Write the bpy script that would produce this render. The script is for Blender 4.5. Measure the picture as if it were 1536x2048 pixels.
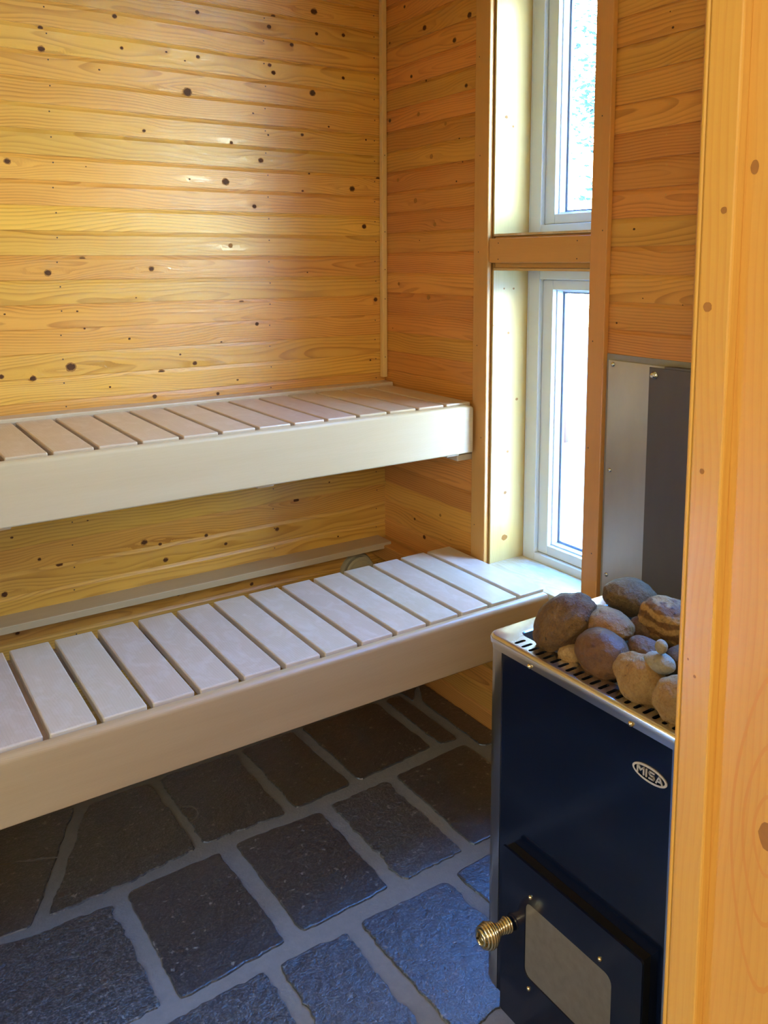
import bpy, bmesh, math, random
from mathutils import Vector, Matrix, noise as mnoise
random.seed(7)
for o in list(bpy.data.objects): bpy.data.objects.remove(o)
SC = bpy.context.scene
COL = SC.collection
# ---------------------------------------------------------------- units
U = 0.072            # one board pitch of the wall cladding, in metres
FZ = -21.89          # floor level measured from the picture's datum, in pitches
def W(x, y, z): return Vector((x*U, y*U, (z-FZ)*U))
# ---------------------------------------------------------------- camera
cam_d = bpy.data.cameras.new('camera'); cam = bpy.data.objects.new('camera', cam_d); COL.objects.link(cam)
F, CX, CY = 1687.84, 767.73, 741.70
Rw = Matrix(((0.83252584, -0.55397693, -0.00320832), (-0.07341484, -0.1045851, -0.99180251), (0.54910016, 0.82593675, -0.12773993)))
right, down, fwd = Rw[0], Rw[1], Rw[2]
m = Matrix(((right[0], -down[0], -fwd[0]), (right[1], -down[1], -fwd[1]), (right[2], -down[2], -fwd[2]))).to_4x4()
m.translation = W(-24.2804, -36.4458, -0.4271)
cam.matrix_world = m
cam_d.sensor_fit = 'HORIZONTAL'; cam_d.sensor_width = 36.0
cam_d.lens = F/1536*36
cam_d.shift_x = (768-CX)/1536; cam_d.shift_y = (CY-1024)/1536
cam_d.clip_start = 0.02; cam_d.clip_end = 200
SC.camera = cam
# ---------------------------------------------------------------- colour management
SC.view_settings.view_transform = 'Standard'
SC.view_settings.look = 'None'
SC.view_settings.gamma = 1
SC.view_settings.use_curve_mapping = False
SC.view_settings.exposure = 0.14
# ---------------------------------------------------------------- world: a bright hazy sky
SKY = 40.0
wd = bpy.data.worlds.new('sky'); SC.world = wd; wd.use_nodes = True
nt = wd.node_tree; nt.nodes.clear()
wo = nt.nodes.new('ShaderNodeOutputWorld'); bg = nt.nodes.new('ShaderNodeBackground')
tc = nt.nodes.new('ShaderNodeTexCoord'); sp = nt.nodes.new('ShaderNodeSeparateXYZ'); cr = nt.nodes.new('ShaderNodeValToRGB')
nt.links.new(tc.outputs['Generated'], sp.inputs[0]); nt.links.new(sp.outputs['Z'], cr.inputs[0])
cr.color_ramp.elements[0].position = 0.0; cr.color_ramp.elements[0].color = (0.95, 1.0, 0.80, 1)
cr.color_ramp.elements[1].position = 0.65; cr.color_ramp.elements[1].color = (0.055, 0.27, 1.0, 1)
e = cr.color_ramp.elements.new(0.22); e.color = (0.72, 0.92, 0.93, 1)
nt.links.new(cr.outputs[0], bg.inputs[0]); t_ = nt.nodes.new('ShaderNodeMapRange'); t_.inputs['From Min'].default_value = 0.25; t_.inputs['From Max'].default_value = 0.85; t_.inputs['To Min'].default_value = SKY; t_.inputs['To Max'].default_value = SKY*1.9
nt.links.new(sp.outputs['Z'], t_.inputs['Value']); nt.links.new(t_.outputs[0], bg.inputs[1])
nt.links.new(bg.outputs[0], wo.inputs[0])
# ---------------------------------------------------------------- lights
def area(name, loc, rot, sx, sy, power, color, portal=False):
    d = bpy.data.lights.new(name, 'AREA'); d.shape = 'RECTANGLE'; d.size = sx; d.size_y = sy
    d.energy = power; d.color = color
    if portal: d.cycles.is_portal = True
    o = bpy.data.objects.new(name, d); COL.objects.link(o); o.location = loc; o.rotation_euler = rot
    return o
# daylight enters through the seen window strip and two added, unseen windows (portals only guide the sampling)
area('window_daylight_portal', W(3.4, -11.45, -7.4), (0, math.radians(90), 0), 13.0*U, 5.9*U, 1, (1, 1, 1), True)
area('window_daylight_portal', W(3.4, -11.45, 6.6), (0, math.radians(90), 0), 12.0*U, 5.9*U, 1, (1, 1, 1), True)
area('window_daylight_portal', W(1.75, -24.0, 4.6), (0, math.radians(90), 0), 15.4*U, 9.9*U, 1, (1, 1, 1), True)
area('window_daylight_portal', W(-32.0, -17.1, -13), (0, math.radians(-90), 0), 8.5*U, 3.6*U, 1, (1, 1, 1), True)
# added soft fill standing in for light from the unseen changing room
area('changing_room_fill_light', W(-37, -49, 11.0), (math.radians(42), 0, math.radians(-20)), 1.7, 1.1, 68, (1.0, 0.93, 0.82))

# ================================================================ node helpers
def nmat(name):
    mt = bpy.data.materials.new(name); mt.use_nodes = True; t = mt.node_tree; t.nodes.clear()
    out = t.nodes.new('ShaderNodeOutputMaterial'); p = t.nodes.new('ShaderNodeBsdfPrincipled')
    t.links.new(p.outputs[0], out.inputs[0])
    return mt, t, p
def setin(p, **k):
    for a, v in k.items():
        n = a.replace('_', ' ')
        if n in p.inputs:
            p.inputs[n].default_value = v
class NB:
    """tiny node-building helper"""
    def __init__(s, t): s.t = t
    def n(s, ty, **props):
        x = s.t.nodes.new(ty)
        for k, v in props.items(): setattr(x, k, v)
        return x
    def put(s, v, sock):
        if hasattr(v, 'is_linked') or hasattr(v, 'links'): s.t.links.new(v, sock)
        else: sock.default_value = v
    def math(s, op, a, b=0.0, c=None, clamp=False):
        x = s.n('ShaderNodeMath', operation=op); x.use_clamp = clamp
        s.put(a, x.inputs[0]); s.put(b, x.inputs[1])
        if c is not None: s.put(c, x.inputs[2])
        return x.outputs[0]
    def comb(s, a, b, c=0.0):
        x = s.n('ShaderNodeCombineXYZ'); s.put(a, x.inputs[0]); s.put(b, x.inputs[1]); s.put(c, x.inputs[2]); return x.outputs[0]
    def noise(s, vec, scale=1.0, detail=2.0, rough=0.5, dist=0.0):
        x = s.n('ShaderNodeTexNoise'); s.put(vec, x.inputs['Vector']); x.inputs['Scale'].default_value = scale
        x.inputs['Detail'].default_value = detail; x.inputs['Roughness'].default_value = rough; x.inputs['Distortion'].default_value = dist
        return x.outputs['Fac']
    def ramp(s, fac, stops):
        x = s.n('ShaderNodeValToRGB'); s.put(fac, x.inputs[0]); e = x.color_ramp.elements
        while len(e) < len(stops): e.new(0.5)
        for i, (p, c) in enumerate(stops):
            e[i].position = p; e[i].color = tuple(c)+(1,) if len(c) == 3 else c
        return x.outputs[0]
    def mix(s, fac, a, b, blend='MIX'):
        x = s.n('ShaderNodeMix', data_type='RGBA', blend_type=blend); s.put(fac, x.inputs[0])
        s.put(a if hasattr(a, 'links') else tuple(a)+(1,), x.inputs[6]); s.put(b if hasattr(b, 'links') else tuple(b)+(1,), x.inputs[7]); return x.outputs[2]
    def bump(s, h, strength, dist):
        x = s.n('ShaderNodeBump'); s.put(h, x.inputs['Height']); x.inputs['Strength'].default_value = strength; x.inputs['Distance'].default_value = dist
        return x.outputs[0]

def wood(name, light, dark, deep, freq=230, contrast=0.6, rough=0.4, coat=0.0, tint=0.18, bump=0.15, coat_rough=0.2, mottle=0.0, width=0.14, mottle_col=(0.9, 0.9, 0.95), smear=0.0):
    mt, t, p = nmat(name); b = NB(t)
    uv = b.n('ShaderNodeUVMap', uv_map='grain'); s = b.n('ShaderNodeSeparateXYZ'); t.links.new(uv.outputs[0], s.inputs[0])
    u, v = s.outputs[0], s.outputs[1]
    at = b.n('ShaderNodeAttribute', attribute_name='plank'); sa = b.n('ShaderNodeSeparateXYZ'); t.links.new(at.outputs['Vector'], sa.inputs[0])
    r1, r2, r3 = sa.outputs
    off = b.math('MULTIPLY', r1, 57.0); off2 = b.math('MULTIPLY', r2, 91.0)
    n1 = b.noise(b.comb(b.math('MULTIPLY', u, 1.7), off, off2), 1, 2)
    n2 = b.noise(b.comb(b.math('MULTIPLY', u, 1.3), off2, off), 1, 2)
    n3 = b.noise(b.comb(b.math('MULTIPLY', u, 7), b.math('MULTIPLY', v, 25), off), 1, 3)
    w = b.math('ADD', v, b.math('MULTIPLY', b.math('SUBTRACT', n1, 0.5), 0.085))
    w = b.math('SUBTRACT', w, b.math('MULTIPLY', b.math('SUBTRACT', r1, 0.5), width))
    w = b.math('ADD', w, b.math('MULTIPLY', b.math('SUBTRACT', n3, 0.5), 0.006))
    h = b.math('ADD', b.math('MULTIPLY', r3, 0.06), b.math('MULTIPLY', b.math('SUBTRACT', n2, 0.42), 0.09))
    rr = b.math('SQRT', b.math('ADD', b.math('MULTIPLY', w, w), b.math('MULTIPLY', h, h)))
    ring = b.math('FRACT', b.math('MULTIPLY', rr, freq))
    band = b.ramp(ring, [(0.0, (0, 0, 0)), (0.45, (0.12,)*3), (0.82, (0.85,)*3), (0.93, (1, 1, 1)), (1.0, (0, 0, 0))])
    fib = b.noise(b.comb(b.math('MULTIPLY', u, 14), b.math('MULTIPLY', v, 900), off), 1, 2)
    wide = b.noise(b.comb(b.math('MULTIPLY', u, 2.2), b.math('MULTIPLY', v, 28), off2), 1, 3)
    fac = b.math('MULTIPLY', band, b.math('MULTIPLY_ADD', wide, 1.5, -0.25, True), None, True)
    fac = b.math('MULTIPLY_ADD', fac, contrast, b.math('MULTIPLY', b.math('SUBTRACT', fib, 0.5), 0.35), True)
    base = b.mix(b.math('MULTIPLY', wide, 0.8, None, True), light, dark)
    colr = b.mix(fac, base, deep)
    # plank to plank variation
    tone = b.math('MULTIPLY_ADD', r2, tint, 1-tint*0.5)
    hsv = b.n('ShaderNodeHueSaturation'); t.links.new(colr, hsv.inputs['Color']); b.put(tone, hsv.inputs['Value'])
    b.put(b.math('MULTIPLY_ADD', r3, 0.02, 0.49), hsv.inputs['Hue'])
    colr = hsv.outputs[0]
    if mottle:
        mm = b.noise(b.comb(b.math('MULTIPLY', u, 16), b.math('MULTIPLY', v, 26), off), 1, 4, 0.6, 0.6)
        mm = b.math('MULTIPLY', b.math('MULTIPLY_ADD', mm, 3.5, -1.65, True), mottle)
        colr = b.mix(mm, colr, mottle_col)
    t.links.new(colr, p.inputs['Base Color'])
    rv = b.math('MULTIPLY_ADD', b.math('SUBTRACT', fib, 0.5), 0.18, rough)
    t.links.new(rv, p.inputs['Roughness'])
    setin(p, Coat_Weight=coat, Coat_Roughness=coat_rough)
    hh = b.math('ADD', b.math('MULTIPLY', fib, 0.5), b.math('MULTIPLY', band, -0.35))
    t.links.new(b.bump(hh, bump, 0.0008), p.inputs['Normal'])
    if smear:      # fine planing ridges along the grain stretch reflections across it
        rid = b.noise(b.comb(b.math('MULTIPLY', u, 1.5), b.math('MULTIPLY', v, 260), off), 1, 3, 0.6)
        t.links.new(b.bump(rid, 1.0, smear), p.inputs['Coat Normal'])
    return mt

def plain(name, col, rough=0.5, metal=0.0, bump=None, coat=0.0, var=0.0, spec=0.5):
    mt, t, p = nmat(name); b = NB(t)
    setin(p, Roughness=rough, Metallic=metal, Coat_Weight=coat); p.inputs['Specular IOR Level'].default_value = spec
    co = b.n('ShaderNodeTexCoord')
    nz = b.noise(co.outputs['Object'], 60, 3)
    c2 = tuple(max(0, c*(1-var)) for c in col)
    t.links.new(b.mix(nz, col, c2), p.inputs['Base Color'])
    if bump: t.links.new(b.bump(b.noise(co.outputs['Object'], bump[0], 3), bump[1], bump[2]), p.inputs['Normal'])
    return mt

M = {}
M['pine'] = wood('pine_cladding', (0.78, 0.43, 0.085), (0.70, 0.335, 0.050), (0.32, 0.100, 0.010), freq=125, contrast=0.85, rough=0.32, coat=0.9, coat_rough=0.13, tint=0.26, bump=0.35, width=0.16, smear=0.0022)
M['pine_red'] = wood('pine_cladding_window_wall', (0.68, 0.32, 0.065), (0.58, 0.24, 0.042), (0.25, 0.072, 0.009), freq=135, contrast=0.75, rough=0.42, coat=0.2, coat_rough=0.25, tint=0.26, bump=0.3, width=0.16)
M['casing'] = wood('pine_casing', (0.62, 0.32, 0.085), (0.54, 0.26, 0.060), (0.36, 0.15, 0.03), freq=420, contrast=0.35, rough=0.45, coat=0.15, tint=0.12, width=0.5)
M['reveal'] = wood('pine_reveal', (0.62, 0.44, 0.18), (0.55, 0.36, 0.12), (0.36, 0.19, 0.045), freq=260, contrast=0.4, rough=0.4, coat=0.2, tint=0.08, width=0.3)
M['sill'] = wood('weathered_sill', (0.60, 0.46, 0.25), (0.54, 0.38, 0.18), (0.30, 0.15, 0.05), freq=200, contrast=0.6, rough=0.5, coat=0.1, width=0.2, mottle=0.85, mottle_col=(0.72, 0.68, 0.60))
M['jamb'] = wood('pine_door_frame', (0.66, 0.385, 0.068), (0.60, 0.32, 0.045), (0.50, 0.20, 0.025), freq=130, contrast=0.45, rough=0.45, coat=0.15, tint=0.06, width=0.12)
M['alder'] = wood('bench_alder', (0.58, 0.455, 0.325), (0.52, 0.395, 0.265), (0.39, 0.275, 0.17), freq=160, contrast=0.30, rough=0.38, coat=0.35, tint=0.10, bump=0.12, mottle=0.30, mottle_col=(0.80, 0.72, 0.64), width=0.3)
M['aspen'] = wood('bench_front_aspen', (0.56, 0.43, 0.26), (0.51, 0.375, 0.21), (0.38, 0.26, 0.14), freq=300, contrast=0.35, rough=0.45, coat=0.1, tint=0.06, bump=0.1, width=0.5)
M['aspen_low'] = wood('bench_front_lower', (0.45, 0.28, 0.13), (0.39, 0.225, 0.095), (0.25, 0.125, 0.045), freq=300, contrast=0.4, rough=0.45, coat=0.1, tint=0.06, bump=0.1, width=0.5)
M['knot'] = plain('knot_heart', (0.12, 0.042, 0.012), 0.55, var=0.6, spec=0.25)
M['knot_pale'] = plain('knot_pale', (0.42, 0.19, 0.045), 0.55, var=0.4, spec=0.25)
M['ring'] = plain('growth_ring', (0.60, 0.27, 0.045), 0.5)
M['nail'] = plain('nail_head', (0.06, 0.03, 0.02), 0.5)
M['vinyl'] = plain('window_vinyl', (0.66, 0.70, 0.72), 0.3)
M['strip'] = wood('corner_strip_pine', (0.76, 0.52, 0.20), (0.70, 0.45, 0.16), (0.5, 0.28, 0.08), freq=400, contrast=0.3, rough=0.4, width=0.5)
M['gasket'] = plain('window_gasket', (0.05, 0.06, 0.07), 0.5)
M['spacer'] = plain('window_spacer', (0.16, 0.19, 0.24), 0.35, 0.3)
M['steel'] = plain('brushed_steel', (0.74, 0.74, 0.73), 0.24, 1.0, bump=(90, 0.05, 0.0005), var=0.12)
M['polished'] = plain('polished_steel', (0.66, 0.68, 0.70), 0.20, 1.0, bump=(14, 0.12, 0.002), var=0.15)
M['enamel'] = plain('navy_enamel', (0.003, 0.006, 0.019), 0.14, 0.0, bump=(9, 0.05, 0.001), spec=0.6)
M['black'] = plain('black_steel', (0.010, 0.010, 0.011), 0.3)
M['brass'] = plain('brass', (0.78, 0.68, 0.44), 0.2, 1.0)
M['firegl'] = plain('sooted_fire_glass', (0.19, 0.155, 0.125), 0.25, 0.1, var=0.35, spec=0.6, coat=0.4)
M['badge'] = plain('badge_silver', (0.62, 0.57, 0.50), 0.4, 0.2)
M['galv'] = None
M['plaster'] = plain('changing_room_plaster', (0.72, 0.66, 0.56), 0.8)
M['vent'] = plain('vent_plastic', (0.42, 0.36, 0.22), 0.5)
M['board'] = plain('fibre_cement_board', (0.30, 0.27, 0.20), 0.7, var=0.2)

def metal_sheet(name, col, rough, metal):
    mt, t, p = nmat(name); b = NB(t)
    co = b.n('ShaderNodeTexCoord'); mp = b.n('ShaderNodeMapping'); t.links.new(co.outputs['Object'], mp.inputs[0]); mp.inputs['Scale'].default_value = (1, 1, 0.35)
    nz = b.noise(mp.outputs[0], 16, 4, 0.6)
    fine = b.noise(co.outputs['Object'], 220, 2)
    t.links.new(b.mix(nz, col, tuple(c*0.78 for c in col)), p.inputs['Base Color'])
    t.links.new(b.math('MULTIPLY_ADD', fine, 0.12, rough-0.06), p.inputs['Roughness'])
    setin(p, Metallic=metal)
    t.links.new(b.bump(nz, 0.10, 0.002), p.inputs['Normal'])
    return mt
M['galv'] = metal_sheet('stainless_sheet', (0.58, 0.58, 0.54), 0.34, 0.9)
M['dull'] = metal_sheet('dull_steel_shield', (0.135, 0.120, 0.110), 0.42, 0.5)

def glass():
    mt = bpy.data.materials.new('window_glass'); mt.use_nodes = True; t = mt.node_tree; t.nodes.clear(); b = NB(t)
    out = b.n('ShaderNodeOutputMaterial'); tr = b.n('ShaderNodeBsdfTransparent'); tr.inputs[0].default_value = (0.93, 0.97, 0.96, 1)
    gl = b.n('ShaderNodeBsdfGlossy'); gl.inputs['Roughness'].default_value = 0.01
    fr = b.n('ShaderNodeLayerWeight'); fr.inputs[0].default_value = 0.5; mx = b.n('ShaderNodeMixShader')
    t.links.new(b.math('MULTIPLY_ADD', b.math('POWER', fr.outputs['Facing'], 5.0), 0.9, 0.04, True), mx.inputs[0]); t.links.new(tr.outputs[0], mx.inputs[1]); t.links.new(gl.outputs[0], mx.inputs[2]); t.links.new(mx.outputs[0], out.inputs[0])
    return mt
M['glass'] = glass()

def slate():
    mt, t, p = nmat('slate'); b = NB(t)
    at = b.n('ShaderNodeAttribute', attribute_name='plank'); sa = b.n('ShaderNodeSeparateXYZ'); t.links.new(at.outputs['Vector'], sa.inputs[0]); r1, r2, r3 = sa.outputs
    co = b.n('ShaderNodeTexCoord'); vec = b.n('ShaderNodeVectorMath', operation='ADD')
    t.links.new(co.outputs['Object'], vec.inputs[0]); t.links.new(b.comb(b.math('MULTIPLY', r1, 31), b.math('MULTIPLY', r2, 17), 0), vec.inputs[1]); v = vec.outputs[0]
    big = b.noise(v, 9, 4, 0.6, 0.4); mid = b.noise(v, 45, 5, 0.62, 0.3); fine = b.noise(v, 190, 4, 0.65)
    c = b.mix(b.math('MULTIPLY_ADD', big, 2.2, -0.6, True), (0.009, 0.012, 0.015), (0.028, 0.031, 0.032))
    c = b.mix(r1, c, b.mix(mid, (0.010, 0.014, 0.015), (0.046, 0.041, 0.026)))
    specks = b.math('MULTIPLY_ADD', b.noise(v, 70, 3, 0.5, 0.2), 13, -8.4, True)
    c = b.mix(b.math('MULTIPLY', specks, 0.7), c, (0.30, 0.28, 0.22))
    c = b.mix(b.math('MULTIPLY', b.math('MULTIPLY_ADD', fine, 5.0, -2.4, True), b.math('MULTIPLY_ADD', r3, 0.7, 0.25)), c, (0.15, 0.145, 0.125))
    t.links.new(c, p.inputs['Base Color'])
    t.links.new(b.math('MULTIPLY_ADD', r2, 0.12, b.math('MULTIPLY_ADD', mid, 0.22, 0.18)), p.inputs['Roughness'])
    p.inputs['Specular IOR Level'].default_value = 1.0
    lay = b.math('ADD', b.math('MULTIPLY', mid, b.math('MULTIPLY_ADD', r3, 1.2, 0.3)), b.math('MULTIPLY', fine, b.math('MULTIPLY_ADD', r3, 0.30, 0.08)))
    hgt = b.math('ADD', lay, b.math('MULTIPLY', big, 0.8))
    t.links.new(b.bump(hgt, 0.9, 0.007), p.inputs['Normal'])
    setin(p, Coat_Weight=0.65, Coat_Roughness=0.30, Coat_IOR=1.65); t.links.new(b.bump(b.math('ADD', fine, b.math('MULTIPLY', mid, 0.7)), 0.5, 0.0022), p.inputs['Coat Normal'])   # sealed stone
    return mt
M['slate'] = slate()
M['grout'] = plain('grout', (0.22, 0.195, 0.155), 0.75, bump=(160, 0.5, 0.002), var=0.3)
def stone(name, a, c, d, scale=22, rough=0.6, bands=False):
    mt, t, p = nmat(name); b = NB(t); co = b.n('ShaderNodeTexCoord'); v = co.outputs['Object']
    big = b.noise(v, scale, 4, 0.6, 0.8); fine = b.noise(v, scale*9, 4, 0.7); pit = b.noise(v, scale*4.5, 3, 0.6, 0.5)
    if bands:
        wv = b.n('ShaderNodeTexWave', wave_type='BANDS', bands_direction='Z'); t.links.new(v, wv.inputs[0]); wv.inputs['Scale'].default_value = 14
        wv.inputs['Distortion'].default_value = 9; wv.inputs['Detail'].default_value = 3; big = b.math('MULTIPLY', wv.outputs['Fac'], 1.0)
    col = b.mix(b.math('MULTIPLY_ADD', big, 2.6, -0.8, True), a, c)
    col = b.mix(b.math('MULTIPLY_ADD', fine, 3.0, -1.3, True), col, b.mix(0.55, col, d))
    col = b.mix(b.math('MULTIPLY_ADD', pit, 8, -5.0, True), col, d)
    t.links.new(col, p.inputs['Base Color']); setin(p, Roughness=rough); p.inputs['Specular IOR Level'].default_value = 0.28
    t.links.new(b.bump(b.math('ADD', fine, b.math('MULTIPLY', pit, 1.2)), 0.8, 0.004), p.inputs['Normal'])
    return mt

# ================================================================ mesh helpers
LOCW = {}
class MB:
    """collects geometry given in pitch units and links it as ONE mesh object"""
    def __init__(s): s.v = []; s.f = []; s.uv = []; s.mi = []; s.pl = []; s.cur = (0.5, 0.5, 0.5); s.sm = []
    def plank(s, r=None):
        s.cur = r or (random.random(), random.random(), random.random()); return s
    def add(s, verts, faces, uvs=None, mi=0, smooth=False, world=False):
        o = len(s.v)
        for q in verts: s.v.append(Vector(q) if world else W(*q)); s.pl.append(s.cur)
        for k, f in enumerate(faces):
            s.f.append(tuple(i+o for i in f)); s.mi.append(mi); s.sm.append(smooth)
            if uvs: s.uv.append([uvs[i] for i in f])
            else: s.uv.append(None)
    def autouv(s, axis, cross=None):
        """grain runs along axis (0,1,2); 'across' picked per face"""
        for k, f in enumerate(s.f):
            if s.uv[k] is not None: continue
            P = [s.v[i] for i in f]
            n = (P[1]-P[0]).cross(P[2]-P[1]); na = [abs(c) for c in n]
            o = [a for a in (0, 1, 2) if a != axis]
            if na[axis] > max(na[o[0]], na[o[1]]):     # end grain
                s.uv[k] = [(p[o[0]]*0.25, p[o[1]]) for p in P]
            else:
                c = o[0] if na[o[0]] < na[o[1]] else o[1]
                s.uv[k] = [(p[axis], p[c]) for p in P]
    def box(s, x0, x1, y0, y1, z0, z1, bev=0.0, mi=0, seg=2):
        bm = bmesh.new(); bmesh.ops.create_cube(bm, size=1)
        for q in bm.verts:
            q.co = Vector(((x0+x1)/2+q.co.x*(x1-x0), (y0+y1)/2+q.co.y*(y1-y0), (z0+z1)/2+q.co.z*(z1-z0)))
        if bev > 0: bmesh.ops.bevel(bm, geom=bm.edges[:], offset=bev, segments=seg, profile=0.5, affect='EDGES')
        bm.verts.index_update(); s.add([q.co[:] for q in bm.verts], [[q.index for q in f.verts] for f in bm.faces], mi=mi); bm.free(); return s
    def disc(s, c, nrm, r, r2=None, n=14, mi=0, jit=0.0, ang=0.0):
        """flat little disc, facing nrm"""
        nrm = Vector(nrm).normalized(); a = Vector((0, 0, 1)) if abs(nrm.z) < 0.9 else Vector((1, 0, 0)); t1 = nrm.cross(a).normalized(); t2 = nrm.cross(t1)
        r2 = r2 or r; pts = []
        for i in range(n):
            th = 2*math.pi*i/n; k = 1+random.uniform(-jit, jit)
            pts.append(tuple(Vector(c)+t1*(math.cos(th)*r*k)+t2*(math.sin(th)*r2*k)))
        s.add(pts, [tuple(range(n))][::1], mi=mi); return s
    def build(s, name, mat, parent=None, origin=None, axis=0, smooth_angle=None, bevel=None):
        s.autouv(axis)
        xs = [p.x for p in s.v]; ys = [p.y for p in s.v]; zs = [p.z for p in s.v]
        if origin is None: o = Vector(((min(xs)+max(xs))/2, (min(ys)+max(ys))/2, min(zs) if parent is None else (min(zs)+max(zs))/2))
        else: o = Vector(origin)
        me = bpy.data.meshes.new(name); me.from_pydata([tuple(p-o) for p in s.v], [], s.f)
        ul = me.uv_layers.new(name='grain'); li = 0
        for k, f in enumerate(s.f):
            for j in range(len(f)): ul.data[li].uv = s.uv[k][j]; li += 1
        at = me.attributes.new('plank', 'FLOAT_VECTOR', 'POINT')
        for i, q in enumerate(s.pl): at.data[i].vector = q
        for mm in (mat if isinstance(mat, (list, tuple)) else [mat]): me.materials.append(mm)
        for i, pl in enumerate(me.polygons): pl.material_index = s.mi[i]; pl.use_smooth = s.sm[i] or (smooth_angle is not None)
        ob = bpy.data.objects.new(name, me); COL.objects.link(ob)
        if parent is not None: ob.parent = parent; ob.location = o-LOCW[parent.name]
        else: ob.location = o
        LOCW[ob.name] = o
        if smooth_angle is not None:
            me.set_sharp_from_angle(angle=math.radians(smooth_angle))
        if bevel:
            md = ob.modifiers.new('bevel', 'BEVEL'); md.width = bevel; md.segments = 2; md.limit_method = 'ANGLE'
        return ob
def tag(o, label=None, cat=None, group=None, kind=None):
    if label: o['label'] = label
    if cat: o['category'] = cat
    if group: o['group'] = group
    if kind: o['kind'] = kind
    return o
def thing(name, loc, label, cat, group=None):
    o = bpy.data.objects.new(name, None); COL.objects.link(o); o.location = loc; o.empty_display_size = 0.05; LOCW[o.name] = Vector(loc)
    return tag(o, label, cat, group)
def struct(o): o['kind'] = 'structure'; return o
def sroot(name, loc):
    o = bpy.data.objects.new(name, None); COL.objects.link(o); o.location = loc; o.empty_display_size = 0.05; LOCW[o.name] = Vector(loc); o['kind'] = 'structure'; return o

# ================================================================ wall cladding
KB = [(-13.34, 9.67, 0.107), (-16.28, 8.79, 0.103), (-16.29, 7.99, 0.144), (-13.1, 8.44, 0.076), (-9.74, 10.38, 0.102), (-3.95, 11.29, 0.172), (-6.07, 10.74, 0.131), (-6.3, 10.27, 0.119), (-3.82, 10.31, 0.086), (-2.34, 10.45, 0.101), (-5.15, 9.63, 0.109), (-9.77, 8.51, 0.091), (-10.37, 8.27, 0.057), (-11.19, 8.53, 0.056), (-14.06, 7.46, 0.054), (-10.3, 6.97, 0.205), (-6.31, 8.58, 0.096), (-6.12, 8.26, 0.108), (-4.08, 7.57, 0.161), (-2.37, 8.45, 0.089), (-12.29, 5.16, 0.078), (-11.89, 4.72, 0.056), (-8.3, 4.96, 0.082), (-6.45, 5.44, 0.06), (-4.67, 5.59, 0.087), (-3.21, 6.08, 0.063), (-1.08, 5.62, 0.065), (-6.86, 4.26, 0.133), (-17.79, 3.55, 0.133), (-10.33, 3.24, 0.058), (-8.63, 3.21, 0.177), (-4.69, 2.97, 0.075), (-4.31, 3.8, 0.063), (-0.36, 3.74, 0.132), (-1.91, 3.19, 0.155), (-7.23, 2.16, 0.109), (-1.22, 1.36, 0.131), (-16.5, -0.82, 0.149), (-15.09, -0.28, 0.141), (-12.2, -0.68, 0.125), (-8.47, 0.35, 0.107), (-4.5, -0.91, 0.051), (-12.92, -1.92, 0.045), (-7.99, -2.29, 0.145), (-0.55, -2.33, 0.12), (-15.41, -2.42, 0.054), (-18.22, -2.44, 0.052), (-7.24, -3.3, 0.098), (-15.14, -3.16, 0.055), (-13.28, -3.68, 0.068), (-15.78, -4.74, 0.207), (-11.03, -4.51, 0.058), (-10.36, -4.95, 0.106), (-11.91, -5.27, 0.162), (-9.05, -4.05, 0.06), (-8.29, -5.88, 0.073), (-0.89, -5.44, 0.067), (-14.2, -5.72, 0.056), (-12.27, -6.31, 0.104), (-9.29, -6.44, 0.084), (-18.48, -4.94, 0.104), (-17.29, -5.1, 0.128), (-7.19, 6.35, 0.06), (-14.78, 3.52, 0.032), (-18.46, -11.62, 0.075), (-17.45, -12.75, 0.077), (-16.65, -13.12, 0.155), (-13.0, -12.87, 0.153), (-12.28, -13.09, 0.083), (-12.05, -13.88, 0.125), (-10.07, -13.09, 0.096), (-9.11, -13.68, 0.087), (-6.4, -13.46, 0.112), (-5.31, -12.18, 0.159), (-3.41, -11.53, 0.058), (-2.93, -14.48, 0.059), (-18.87, -13.97, 0.132), (-15.41, -11.43, 0.049), (-18.47, -15.75, 0.095), (-11.51, -15.65, 0.084), (-7.83, -15.96, 0.1)]
KR = [(-1.82, 11.69, 0.087), (-3.44, 10.37, 0.148), (-5.68, 9.34, 0.132), (-6.72, 10.17, 0.148), (-2.39, 8.37, 0.098), (-3.58, 7.97, 0.074), (-6.54, 7.25, 0.11), (-0.55, 10.28, 0.079), (-0.55, 6.57, 0.114), (-2.97, 6.54, 0.108), (-5.07, 5.82, 0.093), (-6.08, 5.04, 0.061), (-4.01, 4.47, 0.117), (-6.33, 4.0, 0.051), (-1.25, 3.61, 0.102), (-5.9, 3.18, 0.062), (-2.74, 2.52, 0.132), (-4.3, 1.32, 0.107), (-3.08, 0.61, 0.044), (-1.32, -1.51, 0.092), (-3.82, -2.11, 0.131), (-0.76, -3.78, 0.058), (-17.25, 7.83, 0.038), (-16.05, 0.71, 0.065), (-16.54, -1.73, 0.032), (-18.22, -1.9, 0.031), (-15.39, -2.67, 0.05), (-17.38, 7.29, 0.061), (-2.72, -13.36, 0.083), (-4.84, -12.63, 0.08), (-3.54, -14.09, 0.119), (-5.67, -13.62, 0.035)]
PALE = {(-2.97, 6.54), (-5.07, 5.82), (-4.01, 4.47), (-1.25, 3.61), (-2.74, 2.52), (-4.3, 1.32), (-1.32, -1.51), (-3.82, -2.11), (-0.76, -3.78), (-4.84, -12.63), (-8.47, 0.35)}
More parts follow.
